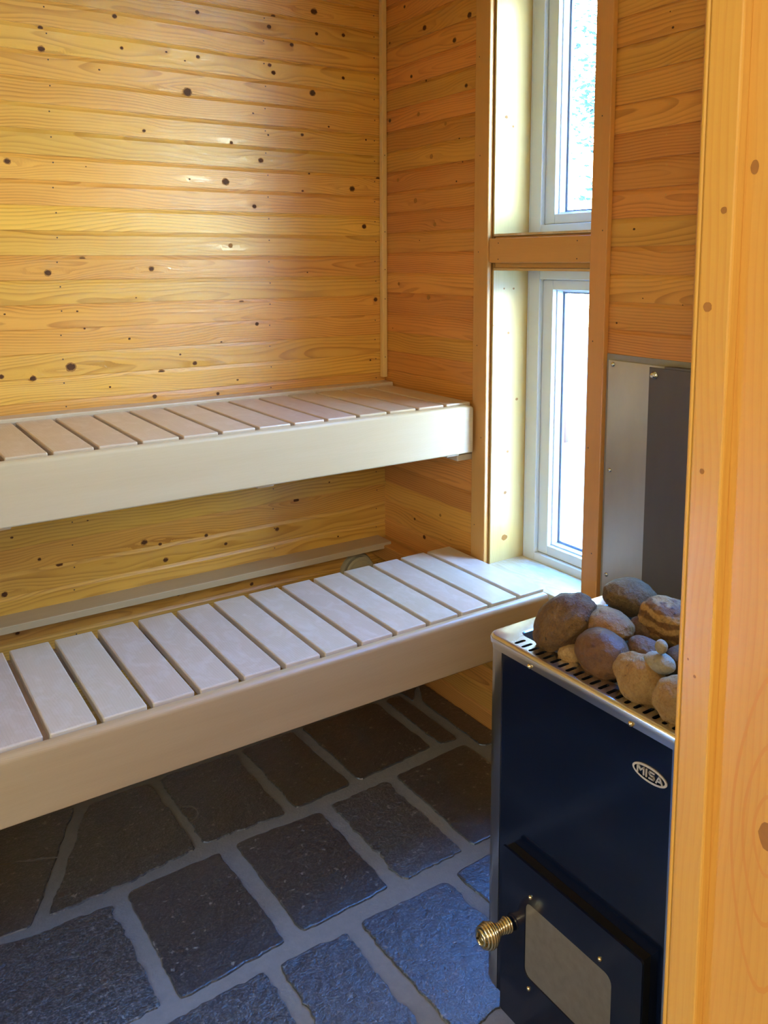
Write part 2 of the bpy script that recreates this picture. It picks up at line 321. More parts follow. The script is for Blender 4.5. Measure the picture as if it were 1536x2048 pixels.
# cladding profile: (drop below the board's top line, depth behind the face), both in pitches
PROF = [(0.0, 0.062), (0.03, 0.060), (0.10, 0.035), (0.18, 0.0), (0.50, 0.0), (0.75, 0.0), (0.992, 0.0), (1.0, 0.01), (1.0, 0.075)]
def warp(h, z, knots):
    s = 0.0
    for (kh, kz, kr) in knots:
        dh = (h-kh); dz = (z-kz); R = kr*3.0+0.12
        if abs(dh) > 4.5*R or abs(dz) > 3*R: continue
        g = math.exp(-(dh*dh)/(2*(1.5*R)**2) - (dz*dz)/(2*(0.75*R)**2))
        s += g*(kr*1.6)*(-1 if dz > 0 else 1)*min(1, abs(dz)/(0.3*kr))
    return s
def clad(mb, axis, h0, h1, ztop, z0, z1, knots, step=0.35, seedk=0):
    """boards with long axis `axis` (0: along x on plane y=0, 1: along y on plane x=0)"""
    k0 = int(math.floor(ztop-z1)); k1 = int(math.ceil(ztop-z0))
    for k in range(k0, k1):
        zt = ztop-k
        rnd = random.Random(k*131+seedk*977+5); mb.plank((rnd.random(), rnd.random(), rnd.random()))
        kk = [q for q in knots if abs(q[1]-(zt-0.5)) < 1.0 and min(h0, h1)-2 < q[0] < max(h0, h1)+2]
        n = max(1, int(math.ceil(abs(h1-h0)/step))) if kk else max(1, int(abs(h1-h0)/1.5))
        rows = [(max(z0, min(z1, zt-d)), dep) for d, dep in PROF]
        if rows[0][0] == rows[-1][0]: continue
        vs = []; uv = []
        for i in range(n+1):
            h = h0+(h1-h0)*i/n
            for z, dep in rows:
                vs.append((h, dep, z) if axis == 0 else (dep, h, z))
                uv.append((h*U, (z-zt+0.5)*U + warp(h, z, kk)*U))
        nr = len(rows); fs = []
        for i in range(n):
            for j in range(nr-1):
                a, b_, c, d = i*nr+j, (i+1)*nr+j, (i+1)*nr+j+1, i*nr+j+1
                fs.append((a, d, c, b_) if (axis == 0) == (h1 > h0) else (a, b_, c, d))
        mb.add(vs, fs, uv)
def knots_on(mb, axis, knots, face, ztop=None, sgn=-1):
    for (h, z, r) in knots:
        pale = (h, z) in PALE
        dep = face
        if ztop is not None:
            fr = (ztop-z) % 1.0
            if fr < 0.18: dep = face+0.03
        c = (h, dep-0.006, z) if axis == 0 else (dep-0.006, h, z)
        n = (0, -1, 0) if axis == 0 else (-1, 0, 0)
        if r > 0.075: mb.disc(c, n, r*1.05, r*0.95, 18, 2, 0.10); c = tuple(q-0.004*w for q, w in zip(c, (0, 1, 0) if axis == 0 else (1, 0, 0)))
        mb.disc(c, n, r*.86, r*.74*random.uniform(.8, 1.05), 16, 2 if pale else 1, 0.14)
def nails_on(mb, axis, hs, ztop, z0, z1, face=0.0):
    k = int(math.floor(ztop-z1))
    while ztop-k > z0:
        z = ztop-k-0.28
        if z0 < z < z1:
            for h in hs:
                hh = h+random.uniform(-0.05, 0.05); c = (hh, face-0.012, z) if axis == 0 else (face-0.012, hh, z)
                mb.disc(c, (0, -1, 0) if axis == 0 else (-1, 0, 0), 0.033, None, 8, 3)
        k += 1
ZC = 13.2     # ceiling
ZL = -31.0    # left wall (x)
YF = -29.6    # inner face of the front wall (y)
ZA, ZB = 8.89, 9.05
mb = MB(); clad(mb, 0, ZL, 0.1, ZA, FZ, ZC, KB, 0.13); knots_on(mb, 0, KB, 0.0, ZA); nails_on(mb, 0, (-27, -21.6, -16.08, -6.55, -0.56), ZA, FZ+1, ZC)
mb.add([(ZL, 0.09, FZ), (3.2, 0.09, FZ), (3.2, 0.09, ZC+.5), (ZL, 0.09, ZC+.5), (ZL, 1.5, FZ), (3.2, 1.5, FZ), (3.2, 1.5, ZC+.5), (ZL, 1.5, ZC+.5)], [(0, 1, 2, 3), (7, 6, 5, 4), (3, 2, 6, 7), (1, 5, 6, 2), (0, 3, 7, 4)], mi=3)
struct(mb.build('wall_back', [M['pine'], M['knot'], M['knot_pale'], M['nail']], axis=0))
# right wall with window strips
WY0, WY1 = -8.5, -14.4          # visible window strip
VY0, VY1 = -19.1, -28.9         # second strip beyond the stove, added unseen to streak the back wall
WZ = ((-14.0, -0.8), (0.76, 12.2))
mb = MB()
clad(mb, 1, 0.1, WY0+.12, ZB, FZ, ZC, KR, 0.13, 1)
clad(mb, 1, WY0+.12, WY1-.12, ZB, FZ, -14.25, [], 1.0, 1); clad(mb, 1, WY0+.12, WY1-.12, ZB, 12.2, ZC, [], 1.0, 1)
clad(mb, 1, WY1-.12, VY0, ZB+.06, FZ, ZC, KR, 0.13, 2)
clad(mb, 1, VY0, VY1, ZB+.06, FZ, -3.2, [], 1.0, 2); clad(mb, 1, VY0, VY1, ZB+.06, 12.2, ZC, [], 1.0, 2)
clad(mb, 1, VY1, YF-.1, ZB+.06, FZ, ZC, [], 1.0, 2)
knots_on(mb, 1, KR, 0.0, None); nails_on(mb, 1, (-0.7, -4.85), ZB, FZ+.5, ZC); nails_on(mb, 1, (-17.32,), ZB+.06, -3.8, ZC)
def solid(mb, y0, y1, z0, z1, mi=3, xo=3.2):
    mb.box(0.1, xo, min(y0, y1), max(y0, y1), z0, z1, mi=mi)
solid(mb, 0.1, WY0+.11, FZ, ZC+.5); solid(mb, WY1-.11, -16, FZ, ZC+.5); solid(mb, -16, VY0+.11, FZ, ZC+.5, xo=1.65); solid(mb, VY1-.11, YF-1.4, FZ, ZC+.5, xo=1.65)
solid(mb, WY0, WY1, FZ, -14.35); solid(mb, WY0, WY1, 12.32, ZC+.5); solid(mb, WY0, WY1, -0.68, 0.64)
solid(mb, VY0, VY1, FZ, -3.35, xo=1.65); solid(mb, VY0, VY1, 12.32, ZC+.5, xo=1.65)
struct(mb.build('wall_right', [M['pine_red'], M['knot'], M['knot_pale'], M['casing']], axis=1))
# left and front walls, behind the viewer's edge of frame
LY0, LY1, LZ0, LZ1 = -15.0, -19.2, -17.5, -8.5      # small unseen window added in the left wall for cool light
mb = MB()
for k in range(-6, 32):
    zt = ZB-k; a, b_ = max(FZ, zt-1), min(ZC, zt)
    if b_ <= a: continue
    mb.plank()
    if a > LZ1-1 or b_ < LZ0+1: mb.box(ZL-.8, ZL, YF, 0.1, a, b_, 0.0)
    else: mb.box(ZL-.8, ZL, YF, LY1, a, b_, 0.0); mb.box(ZL-.8, ZL, LY0, 0.1, a, b_, 0.0)
struct(mb.build('wall_left', M['pine'], axis=1))
DX0, DX1, DZ = -27.8, -14.6, 6.2      # rough door opening
mb = MB()
for k in range(-6, 32):
    zt = ZB-k; a, b_ = max(FZ, zt-1), min(ZC, zt)
    if b_ <= a: continue
    mb.plank()
    if a >= DZ: mb.box(ZL-.8, 0.1, YF-1.4, YF, a, b_)
    else:
        mb.box(ZL-.8, DX0, YF-1.4, YF, a, min(b_, DZ) if b_ > DZ else b_); mb.box(DX1, 0.1, YF-1.4, YF, a, b_)
        if b_ > DZ: mb.box(DX0, DX1, YF-1.4, YF, DZ, b_)
struct(mb.build('wall_front', M['pine'], axis=0))
# ceiling boards
mb = MB()
for i in range(31):
    mb.plank(); mb.box(ZL-.8+i*1.03, ZL-.8+i*1.03+1.0, YF-1.4, 1.5, ZC, ZC+.3)
mb.box(ZL-.8, 3.2, YF-1.4, 1.5, ZC+.3, ZC+.8)
struct(mb.build('ceiling', M['pine'], axis=1))
# changing room around the camera
mb = MB(); mb.box(-46, -4, -62, YF-1.4, ZC, ZC+.6); struct(mb.build('ceiling', M['plaster']))
mb = MB(); mb.box(-46, -45.5, -62, YF-1.4, FZ, ZC); struct(mb.build('wall_entry_left', M['plaster']))
mb = MB(); mb.box(-4.5, -4, -62, YF-1.4, FZ, ZC); struct(mb.build('wall_entry_right', M['plaster']))
mb = MB(); mb.box(-46, -4, -62.5, -62, FZ, ZC); struct(mb.build('wall_entry_back', M['plaster']))
mb = MB(); mb.box(-46, ZL-.8, YF-1.4, YF-1.0, FZ, ZC+.6); struct(mb.build('wall_entry_front', M['plaster']))

# ================================================================ floor: slate slabs in grout
def resamp(poly, step, jit, rnd):
    out = []
    n = len(poly)
    for i in range(n):
        a = Vector(poly[i]); b_ = Vector(poly[(i+1) % n]); L = (b_-a).length; k = max(2, int(L/step))
        nrm = Vector((-(b_-a).y, (b_-a).x)).normalized()
        for j in range(k):
            q = a+(b_-a)*(j/k); q = q+nrm*((mnoise.noise(Vector((q.x*1.3, q.y*1.3, 3)))*1.3+rnd.uniform(-0.4, 0.4))*jit)
            if j == 0:  # soften the corner
                q = q+((Vector(poly[i-1])-a).normalized()+(b_-a).normalized())*0.05
            out.append((q.x, q.y))
    return out
TILES = [  # (polygon in wall-pitch coordinates, (colour, gloss, roughness of relief))
 ([(-22.2, -9.55), (-17.65, -9.8), (-17.5, -14.5), (-22.6, -14.75)], (0.55, 0.6, 1.0)),
 ([(-17.05, -9.55), (-13.62, -9.4), (-13.45, -14.45), (-17.0, -14.65)], (0.15, 0.3, 0.25)),
 ([(-12.95, -9.3), (-9.42, -9.45), (-9.42, -14.35), (-12.85, -14.4)], (0.35, 0.3, 0.35)),
 ([(-8.9, -9.35), (-6.2, -9.25), (-6.15, -14.3), (-8.8, -14.35)], (1.0, 0.9, 1.0)),
 ([(-5.65, -9.2), (-1.75, -8.95), (-1.7, -14.25), (-5.65, -14.35)], (0.4, 0.4, 0.25)),
 ([(-19.55, -9.15), (-16.9, -3.9), (-14.4, -3.9), (-14.2, -8.8), (-17.1, -9.1)], (0.3, 0.5, 0.8)),
 ([(-23.5, -9.1), (-20.05, -9.25), (-17.35, -3.7), (-23.5, -3.6)], (0.1, 0.3, 0.45)),
 ([(-14.0, -3.85), (-10.65, -3.85), (-10.6, -8.85), (-13.9, -8.6)], (0.2, 0.5, 0.8)),
 ([(-10.2, -3.75), (-7.7, -3.75), (-7.5, -8.65), (-10.1, -8.75)], (0.7, 0.3, 0.2)),
 ([(-7.2, -3.7), (-3.1, -3.7), (-3.1, -8.3), (-7.05, -8.6)], (0.2, 0.3, 0.25)),
 ([(-2.6, -3.8), (-1.75, -3.75), (-1.7, -8.45), (-2.62, -8.4)], (0.5, 0.4, 0.3)),
 ([(-1.15, -4.9), (-0.05, -3.2), (-0.02, -9.9), (-1.15, -9.5)], (0.3, 0.4, 0.2)),
 ([(-2.4, -0.1), (-0.05, -0.1), (-0.15, -3.0), (-1.45, -4.7), (-1.55, -3.5)], (0.3, 0.4, 0.2)),
 ([(-17.9, -15.2), (-14.55, -15.05), (-14.5, -20.2), (-17.9, -20.3)], (0.5, 0.15, 0.75)),
 ([(-14.05, -15.1), (-11.65, -15.2), (-11.75, -20.2), (-14.1, -20.3)], (0.5, 0.15, 0.75)),
 ([(-11.1, -15.1), (-7.65, -15.15), (-7.4, -20.0), (-11.0, -20.1)], (0.6, 0.1, 0.75)),
 ([(-7.1, -15.0), (-1.7, -15.0), (-1.7, -20.0), (-6.9, -20.0)], (0.5, 0.1, 0.3)),
 ([(-1.15, -10.2), (-0.05, -10.4), (-0.05, -20.0), (-1.15, -20.0)], (0.3, 0.4, 0.3)),
 ([(-22.6, -15.3), (-18.5, -15.3), (-18.45, -20.3), (-22.6, -20.3)], (0.5, 0.3, 0.6)),
]
rnd = random.Random(3)
x = -30.9
while x < -23.6:      # far left, under the benches
    for (a, b_) in ((-3.6, -9.1), (-9.55, -14.7), (-15.3, -20.3)):
        TILES.append(([(x+.05, a), (min(x+3.6, -23.7 if a == -3.6 else -22.75), a), (min(x+3.6, -23.7 if a == -3.6 else -22.75), b_), (x+.05, b_)], (rnd.random(), .4, .6)))
    x += 4.1
x = -30.9
while x < -3:
    w = rnd.uniform(2.8, 4.2); e = min(x+w, -2.8)
    if e-x > .8: TILES.append(([(x, -.1), (e, -.1), (e, -3.15), (x, -3.15)], (rnd.random(), .4, .6)))
    x += w+.55
for (a, b_) in ((-20.8, -25.5), (-26.05, -30.9)):
    x = -30.9
    while x < -1:
        w = rnd.uniform(2.8, 4.2); e = min(x+w, -.1); TILES.append(([(x, a), (e, a), (e, b_), (x, b_)], (rnd.random(), .3, .6))); x += w+.55
mb = MB()
mb.add([(-31.5, -31.0, FZ-.0), (3, -31.0, FZ), (3, .3, FZ), (-31.5, .3, FZ)], [(0, 1, 2, 3)], [(0, 0), (1, 0), (1, 1), (0, 1)], mi=1)
mb.add([(-31.5, -31.0, FZ-.8), (3, -31.0, FZ-.8), (3, .3, FZ-.8), (-31.5, .3, FZ-.8), (-31.5, -31.0, FZ), (3, -31.0, FZ), (3, .3, FZ), (-31.5, .3, FZ)], [(3, 2, 1, 0), (0, 1, 5, 4), (2, 3, 7, 6)], mi=1)
for poly, at3 in TILES:
    mb.plank(at3); rr = random.Random(len(mb.v))
    pts = resamp(poly, 0.16, 0.055 if at3[2] < .5 else 0.10, rr)
    ar = sum(pts[i-1][0]*pts[i][1]-pts[i][0]*pts[i-1][1] for i in range(len(pts)))
    if ar < 0: pts = pts[::-1]
    n = len(pts); cx = sum(p[0] for p in pts)/n; cy = sum(p[1] for p in pts)/n
    T = 0.05
    ring0 = [(p[0], p[1], FZ+.002) for p in pts]; ring1 = [(cx+(p[0]-cx)*.992, cy+(p[1]-cy)*.992, FZ+T) for p in pts]; ring2 = [(cx+(p[0]-cx)*.975, cy+(p[1]-cy)*.975, FZ+T+.012) for p in pts]
    vs = ring0+ring1+ring2; fs = []
    for r in range(2):
        for i in range(n): fs.append((r*n+i, r*n+(i+1) % n, (r+1)*n+(i+1) % n, (r+1)*n+i))
    fs.append(tuple(range(2*n, 3*n)))
    mb.add(vs, fs, mi=0)
# a pale crack running over the left slab, and the small chipped flake
def ribbon(pts, w, z=FZ+.066):
    vs = []
    for i, q in enumerate(pts):
        a = Vector(pts[max(0, i-1)]); b_ = Vector(pts[min(len(pts)-1, i+1)]); nn = Vector((-(b_-a).y, (b_-a).x)).normalized()*w*random.uniform(.6, 1.2)
        vs += [(q[0]+nn.x, q[1]+nn.y, z), (q[0]-nn.x, q[1]-nn.y, z)]
    mb.add(vs, [(2*i, 2*i+1, 2*i+3, 2*i+2) for i in range(len(pts)-1)], mi=1)
def wob(a, b_, n, j): return [(a[0]+(b_[0]-a[0])*i/n+random.uniform(-j, j), a[1]+(b_[1]-a[1])*i/n+random.uniform(-j, j)) for i in range(n+1)]
ribbon(wob((-23, -4.6), (-18.6, -6.4), 22, .05), .035)
ribbon(wob((-6.5, -6.9), (-4.7, -5.4), 14, .06), .014)
ribbon([(-13.95+.35*math.sin(t)*1.5, -6.7+.55*math.cos(t)) for t in [i*math.pi/12 for i in range(0, 13)]], .03)
ribbon(wob((-2.6, -4.6), (-1.75, -4.9), 8, .05), .014)
struct(mb.build('floor', [M['slate'], M['grout']], axis=0))
mb = MB(); mb.box(-46, -4, -62, YF-1.4, FZ-.8, FZ); struct(mb.build('floor', M['alder'], axis=1))

# ================================================================ trims: corner strip, casings, door frame
mb = MB().plank(); mb.box(-0.30, -0.02, -0.30, -0.02, -6.35, ZC, .03)
for zz in (4.9, 1.1, -.8, -2.3, -5.3): mb.disc((-0.16, -0.305, zz), (0, -1, 0), .03, None, 8, 1)
struct(mb.build('trim_1', [M['strip'], M['nail']], axis=2))
def casing(name, y0, y1, z0, z1, axis=2, x=-0.25):
    mb = MB().plank(); mb.box(x, 0.0, y1, y0, z0, z1, .035)
    for zz in ([z0+2+i*4.1 for i in range(int((z1-z0)/4.1)+1)] if axis == 2 else []):
        if zz < z1: mb.disc((x-.006, (y0+y1)/2+random.uniform(-.25, .25), zz), (-1, 0, 0), .03, None, 8, 1)
    if axis == 1:
        for yy in (y0-.6, y1+.7):
            for zz in (z0+.15, z1-.2): mb.disc((x-.006, yy, zz), (-1, 0, 0), .03, None, 8, 1)
    struct(mb.build(name, [M['casing'], M['nail']], axis=axis))
casing('trim_2', -7.45, -8.38, -14.3, 12.9)
casing('trim_3', -14.22, -15.02, -14.3-7.5, 12.9)
casing('trim_4', -8.40, -14.21, -.47, .56, 1, -.18)
casing('trim_5', VY0+.32, VY0, -3.4, 12.9); casing('trim_6', VY1, VY1-.7, -3.4, 12.9)

# ---------------------------------------------------------------- windows
KV = [(0.62, -1.59, 0.05), (1.18, -1.6, 0.06), (0.91, -3.55, 0.066), (0.05, -3.18, 0.04), (0.62, 5.69, 0.085), (1.0, 5.33, 0.064), (1.47, -6.56, 0.08), (0.97, -8.91, 0.07), (0.86, -10.79, 0.09), (0.85, -12.89, 0.12)]
def ring_x(mb, x0, x1, y0, y1, z0, z1, wy, wz, bev=.03, mi=0):
    """rectangular frame in a plane of constant x; y0>y1"""
    mb.box(x0, x1, y0-wy, y0, z0, z1, bev, mi); mb.box(x0, x1, y1, y1+wy, z0, z1, bev, mi)
    mb.box(x0, x1, y1+wy, y0-wy, z0, z0+wz, bev, mi); mb.box(x0, x1, y1+wy, y0-wy, z1-wz, z1, bev, mi)
def window(name, y0, y1, z0, z1, sill, s_=0.0):
    """s_: how far the glazing sits nearer the room than in the deep reveals"""
    root = sroot(name, W(1.5-s_, (y0+y1)/2, z0))
    # timber liner (reveal)
    mb = MB()
    mb.plank((.45, .4, .9)); mb.box(0.02, 2.0-s_, y0, y0+.1, z0, z1, 0.0)
    for (kx, kz, kr) in KV:
        if z0 < kz < z1 and y0 == WY0:
            mb.disc((kx, y0-.008, kz), (0, -1, 0), kr, kr*.8, 14, 1, .1)
            mb.disc((kx, y0-.004, kz), (0, -1, 0), kr*1.5, kr*1.1, 14, 1, .1) if kr > .1 else None
    mb.plank((.6, .5, .5)); mb.box(0.02, 2.0-s_, y1-.1, y1, z0, z1, 0.0)
    mb.plank((.5, .5, .3)); mb.box(0.0, 2.0-s_, y1, y0, z1, z1+.1)
    mb.build('liner', [M['reveal'], M['knot_pale']], root, axis=2)
    mb = MB().plank((.55, .6, .8))
    if sill: mb.box(-0.30, 2.0-s_, y1, y0, z0-.32, z0+.05, .03)
    else: mb.box(0.0, 2.0-s_, y1, y0, z0-.1, z0, .0)
    mb.build('sill', M['sill'], root, axis=1)
    mb = MB(); ring_x(mb, 2.01-s_, 3.3-s_, y0, y1, z0-.1, z1+.1, .75, .50)
    mb.box(2.0-s_, 2.03-s_, y0-.12, y0-.04, z0+.1, z1-.1)
    mb.build('frame', M['vinyl'], root)
    mb = MB(); ring_x(mb, 2.26-s_, 3.1-s_, y0-.735, y1+.735, z0+.385, z1-.385, .03, .03, 0)
    mb.build('gasket', M['gasket'], root)
    mb = MB(); ring_x(mb, 2.22-s_, 3.0-s_, y0-.77, y1+.77, z0+.42, z1-.42, .60, .42)
    sash = mb.build('sash', M['vinyl'], root)
    mb = MB(); ring_x(mb, 2.45-s_, 2.80-s_, y0-1.37, y1+1.37, z0+.84, z1-.84, .07, .07, .02)
    mb.build('glazing_bead', M['vinyl'], sash)
    mb = MB(); ring_x(mb, 2.81-s_, 2.93-s_, y0-1.38, y1+1.38, z0+.85, z1-.85, .16, .16, .0)
    mb.build('spacer', M['spacer'], sash)
    mb = MB(); mb.box(2.84-s_, 2.88-s_, y1+1.40, y0-1.40, z0+.86, z1-.86); mb.build('pane', M['glass'], sash)
    return root
window('window_1', WY0, WY1, WZ[1][0], WZ[1][1], False)
window('window_2', WY0, WY1, WZ[0][0], WZ[0][1], True)
root4 = sroot('added_window_4', W(ZL-.4, (LY0+LY1)/2, LZ0))  # added out of view, lends the left side cooler light
mb = MB(); ring_x(mb, ZL-.9, ZL+.12, LY0+.4, LY1-.4, LZ0-1.2, LZ1+1.2, 1.0, 1.6); mb.build('frame', M['casing'], root4, axis=2)
mb = MB(); ring_x(mb, ZL-.7, ZL-.3, LY0-.6, LY1+.6, LZ0+.4, LZ1-.4, .5, .5); mb.build('sash', M['vinyl'], root4)
mb = MB(); mb.box(ZL-.52, ZL-.48, LY1+1.1, LY0-1.1, LZ0+.9, LZ1-.9); mb.build('pane', M['glass'], root4)
window('added_window_3', VY0, VY1, -3.0, 12.2, True, 1.7)  # added out of view; its reflection makes the bright streak on the back wall

# ---------------------------------------------------------------- door frame at the right edge of the doorway
KJ1 = [(-30.02, 0.19, 0.043), (-29.85, -1.0, 0.063), (-29.88, -3.11, 0.036), (-29.91, -5.89, 0.022), (-29.8, -5.69, 0.016)]
KJ2 = [(-30.30, 0.69, 0.055), (-30.95, -7.63, 0.12)]
root = sroot('door_1', W(-15, -30.3, FZ))
def jpost(sgn, xa, name, knots):
    # sgn -1: right-hand post whose face looks to -x ; the mirrored one on the left
    mb = MB().plank((.45, .45, .3))
    xs = sorted((xa, xa+.9*(-sgn))); mb.box(xs[0], xs[1], -30.16, -29.70, FZ, DZ-.3, .03)
    if knots:
        for (y, z, r) in KJ1: mb.disc((xa-.006, y, z), (-1, 0, 0), r, r, 16, 1, .06)
    mb.build('stop', [M['jamb'], M['knot_pale']], root, axis=2)
    mb = MB().plank((.50, .5, .12)); xb = xa+.16*(-sgn)
    xs = sorted((xb, xb+.9*(-sgn))); mb.box(xs[0], xs[1], -31.25, -30.14, FZ, DZ-.3, .03)
    if knots:
        for (y, z, r) in KJ2: mb.disc((xb-.006, y, z), (-1, 0, 0), r, r*1.6, 16, 1, .06)
        for (ry, rz) in ((.21, .45), (.36, 1.0), (.52, 1.75)):
            n = 40; P = []
            for i in range(n):
                t = 2*math.pi*i/n; sy, sz = math.cos(t), math.sin(t)*(1+.25*abs(math.sin(t))**3)
                for k in (1-.04/ry, 1.0): P.append((xb-.004, -30.95+sy*ry*k, -7.63+sz*rz*(1-.02/ry if k < 1 else 1)))
            mb.add(P, [(2*i, 2*i+1, 2*((i+1) % n)+1, 2*((i+1) % n)) for i in range(n)], mi=2)
    mb.build('jamb', [M['jamb'], M['knot_pale'], M['ring']], root, axis=2)
    mb = MB().plank((.4, .4, .5)); xs = sorted((xa+.02*(-sgn), xa+.9*(-sgn))); mb.box(xs[0], xs[1], -29.69, -29.615, FZ, DZ-.3, .03); xs = sorted((xa+.4*(-sgn), xa+2.2*(-sgn))); mb.box(xs[0], xs[1], -29.61, -29.46, FZ, DZ+.8, .04)
    mb.build('casing', M['jamb'], root, axis=2)
jpost(-1, -15.0, 'r', True)
jpost(1, -27.4, 'l', False)
mb = MB().plank(); mb.box(-27.9, -14.6, -31.25, -29.7, DZ-.3, DZ, .03); mb.build('head', M['jamb'], root, axis=0)

# ================================================================ benches
def slat_x(x0, p, n, gap):
    return [(x0-i*p-(p-gap), x0-i*p) for i in range(n)]
# upper bench
ub = thing('sauna_bench', W(-14, -4.2, -9.1), 'upper wooden sauna bench, the higher slatted seat fixed along the back wall', 'bench')
for (a, b_) in slat_x(-.36, 1.503, 20, .16):
    mb = MB().plank(); mb.box(max(a, -30.4), b_, -7.46, -1.02, -6.95, -6.65, .045); mb.build('slat', M['alder'], ub, axis=1)
def bull(mb, x0, x1, y0, y1, z0, z1, r, n=6, endr=.15):
    """rail along x with rounded upper front edge, y0 = front (more negative)"""
    pr = [(y1, z0), (y1, z1-.06), (y1-.05, z1)]
    for i in range(n+1):
        t = math.pi/2*i/n; pr.append((y0+r-r*math.sin(t), z1-r+r*math.cos(t)))
    pr += [(y0, z0+.05), (y0+.05, z0)]
    k = len(pr); vs = []; zs = (x0, x1-endr*1.2, x1-endr*.5, x1-endr*.12, x1)
    for j, xx in enumerate(zs):
        s_ = (0, 0, .05*endr/.15, .12*endr/.15, .22*endr/.15)[j]
        for (y, z) in pr: vs.append((xx, y, min(z, z1-s_*.9) if z > (z0+z1)/2 else z))
    fs = []
    for j in range(len(zs)-1):
        for i in range(k): fs.append((j*k+i, j*k+(i+1) % k, (j+1)*k+(i+1) % k, (j+1)*k+i))
    fs.append(tuple(range(k))); fs.append(tuple(range((len(zs)-1)*k, len(zs)*k))[::-1])
    mb.add(vs, [f[::-1] for f in fs])
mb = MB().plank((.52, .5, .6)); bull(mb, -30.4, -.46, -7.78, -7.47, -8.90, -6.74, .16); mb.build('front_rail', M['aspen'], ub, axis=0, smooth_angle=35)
mb = MB().plank((.52, .6, .6)); mb.box(-30.9, -.1, -.94, -.02, -6.86, -6.52, .05); mb.build('back_rail', M['alder'], ub, axis=0)
for xx in (-1.3, -10.5, -20.0, -29.0):
    mb = MB().plank(); mb.box(xx-.35, xx+.35, -7.45, -.1, -9.05, -6.96, .03); mb.build('bearer', M['aspen'], ub, axis=1)
mb = MB().plank(); mb.box(-.95, -.01, -7.3, -.3, -9.35, -9.06, .05); mb.build('wall_batten', M['aspen'], ub, axis=1)
# lower bench
lb = thing('sauna_bench', W(-14, -9.3, -16.1), 'lower wooden sauna bench, the slatted seat nearer the doorway that ends at the window sill', 'bench')
for i, (a, b_) in enumerate(slat_x(-.40, 1.503, 20, .19)):
    mb = MB().plank(); mb.box(max(a, -30.4), b_, -12.36, -6.06, -14.05, -13.75, .045); mb.build('slat', M['alder'], lb, axis=1)
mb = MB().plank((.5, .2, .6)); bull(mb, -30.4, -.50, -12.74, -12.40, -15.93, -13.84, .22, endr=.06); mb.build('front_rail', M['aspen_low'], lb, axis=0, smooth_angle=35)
mb = MB().plank((.5, .4, .6)); mb.box(-30.4, -.5, -6.42, -6.1, -15.4, -14.06, .04); mb.build('back_rail', M['alder'], lb, axis=0)
for xx in (-2.0, -10.5, -20.0, -29.0):
    mb = MB().plank(); mb.box(xx-.35, xx+.35, -12.38, -6.43, -15.4, -14.06, .03); mb.build('bearer', M['alder'], lb, axis=1)
mb = MB().plank(); mb.box(-.9, -.01, -12.3, -.05, -15.8, -15.0, .05); mb.build('wall_batten', M['pine_red'], lb, axis=1)
# shelf board on the back wall behind the lower bench
mb = MB().plank((.5, .2, .4)); mb.box(-30.9, -.45, -1.25, .05, -15.18, -14.86, .03)
tag(mb.build('wall_shelf', M['aspen'], axis=0), 'long narrow wooden board fixed level along the back wall between the two benches', 'shelf')

# ---------------------------------------------------------------- round air vent
def lathe(mb, c, axis, prof, n=40, mi=0, smooth=True, ph=0):
    """prof: list of (along axis, radius); axis unit vector"""
    ax = Vector(axis).normalized(); a = Vector((0, 0, 1)) if abs(ax.z) < .9 else Vector((1, 0, 0)); t1 = ax.cross(a).normalized(); t2 = ax.cross(t1)
    vs = []
    for (h, r) in prof:
        for i in range(n):
            th = 2*math.pi*i/n+ph; vs.append(tuple(Vector(c)+ax*h+t1*(math.cos(th)*r)+t2*(math.sin(th)*r)))
    fs = []
    for j in range(len(prof)-1):
        for i in range(n): fs.append((j*n+i, j*n+(i+1) % n, (j+1)*n+(i+1) % n, (j+1)*n+i))
    fs.append(tuple(range(n))[::-1]); fs.append(tuple(range((len(prof)-1)*n, len(prof)*n)))
    mb.add(vs, fs, mi=mi, smooth=smooth)
vt = thing('air_vent', W(-1.86, 0, -17.5), 'small round cream air vent low on the back wall behind the lower bench', 'vent')
mb = MB(); lathe(mb, (-1.86, 0.0, -16.55), (0, -1, 0), [(-.05, .98), (.06, 1.0), (.14, .96), (.18, .84), (.10, .78)]); mb.build('base_ring', M['vent'], vt, smooth_angle=40)
mb = MB(); lathe(mb, (-1.86, 0.0, -16.55), (0, -1, 0), [(.05, .25), (.30, .30), (.34, .84), (.44, .88), (.50, .80), (.50, .72), (.46, .68), (.50, .15)]); mb.build('valve_disc', M['vent'], vt, smooth_angle=40)

# ================================================================ metal heat shields on the right wall
hs = thing('heat_shield', W(-.05, -17.6, -20), 'bright stainless steel sheet screwed flat to the wall beside the window', 'heat shield')
mb = MB(); mb.box(-.045, -.005, -21.6, -15.03, -21.0, -3.82); mb.build('backing_board', M['board'], hs)
mb = MB(); mb.box(-.09, -.045, -21.4, -15.14, -21.0, -4.05, .01); mb.build('sheet', M['galv'], hs)
for zz in (-4.2, -8.2, -12.28):
    mb = MB(); lathe(mb, (-.09, -15.36, zz), (-1, 0, 0), [(0, .085), (.03, .08), (.05, .05)], 14); mb.build('screw', M['polished'], hs)
hs2 = thing('heat_shield', W(-.4, -20.5, -20), 'darker dull grey steel sheet standing off the wall behind the stove stones', 'heat shield')
mb = MB(); mb.box(-.42, -.36, -25.2, -17.27, -20.5, -4.08, .01); mb.build('sheet', M['dull'], hs2)
mb = MB(); mb.box(-.42, -.12, -25.2, -17.9, -4.08, -4.0, .01); mb.build('top_flange', M['dull'], hs2)
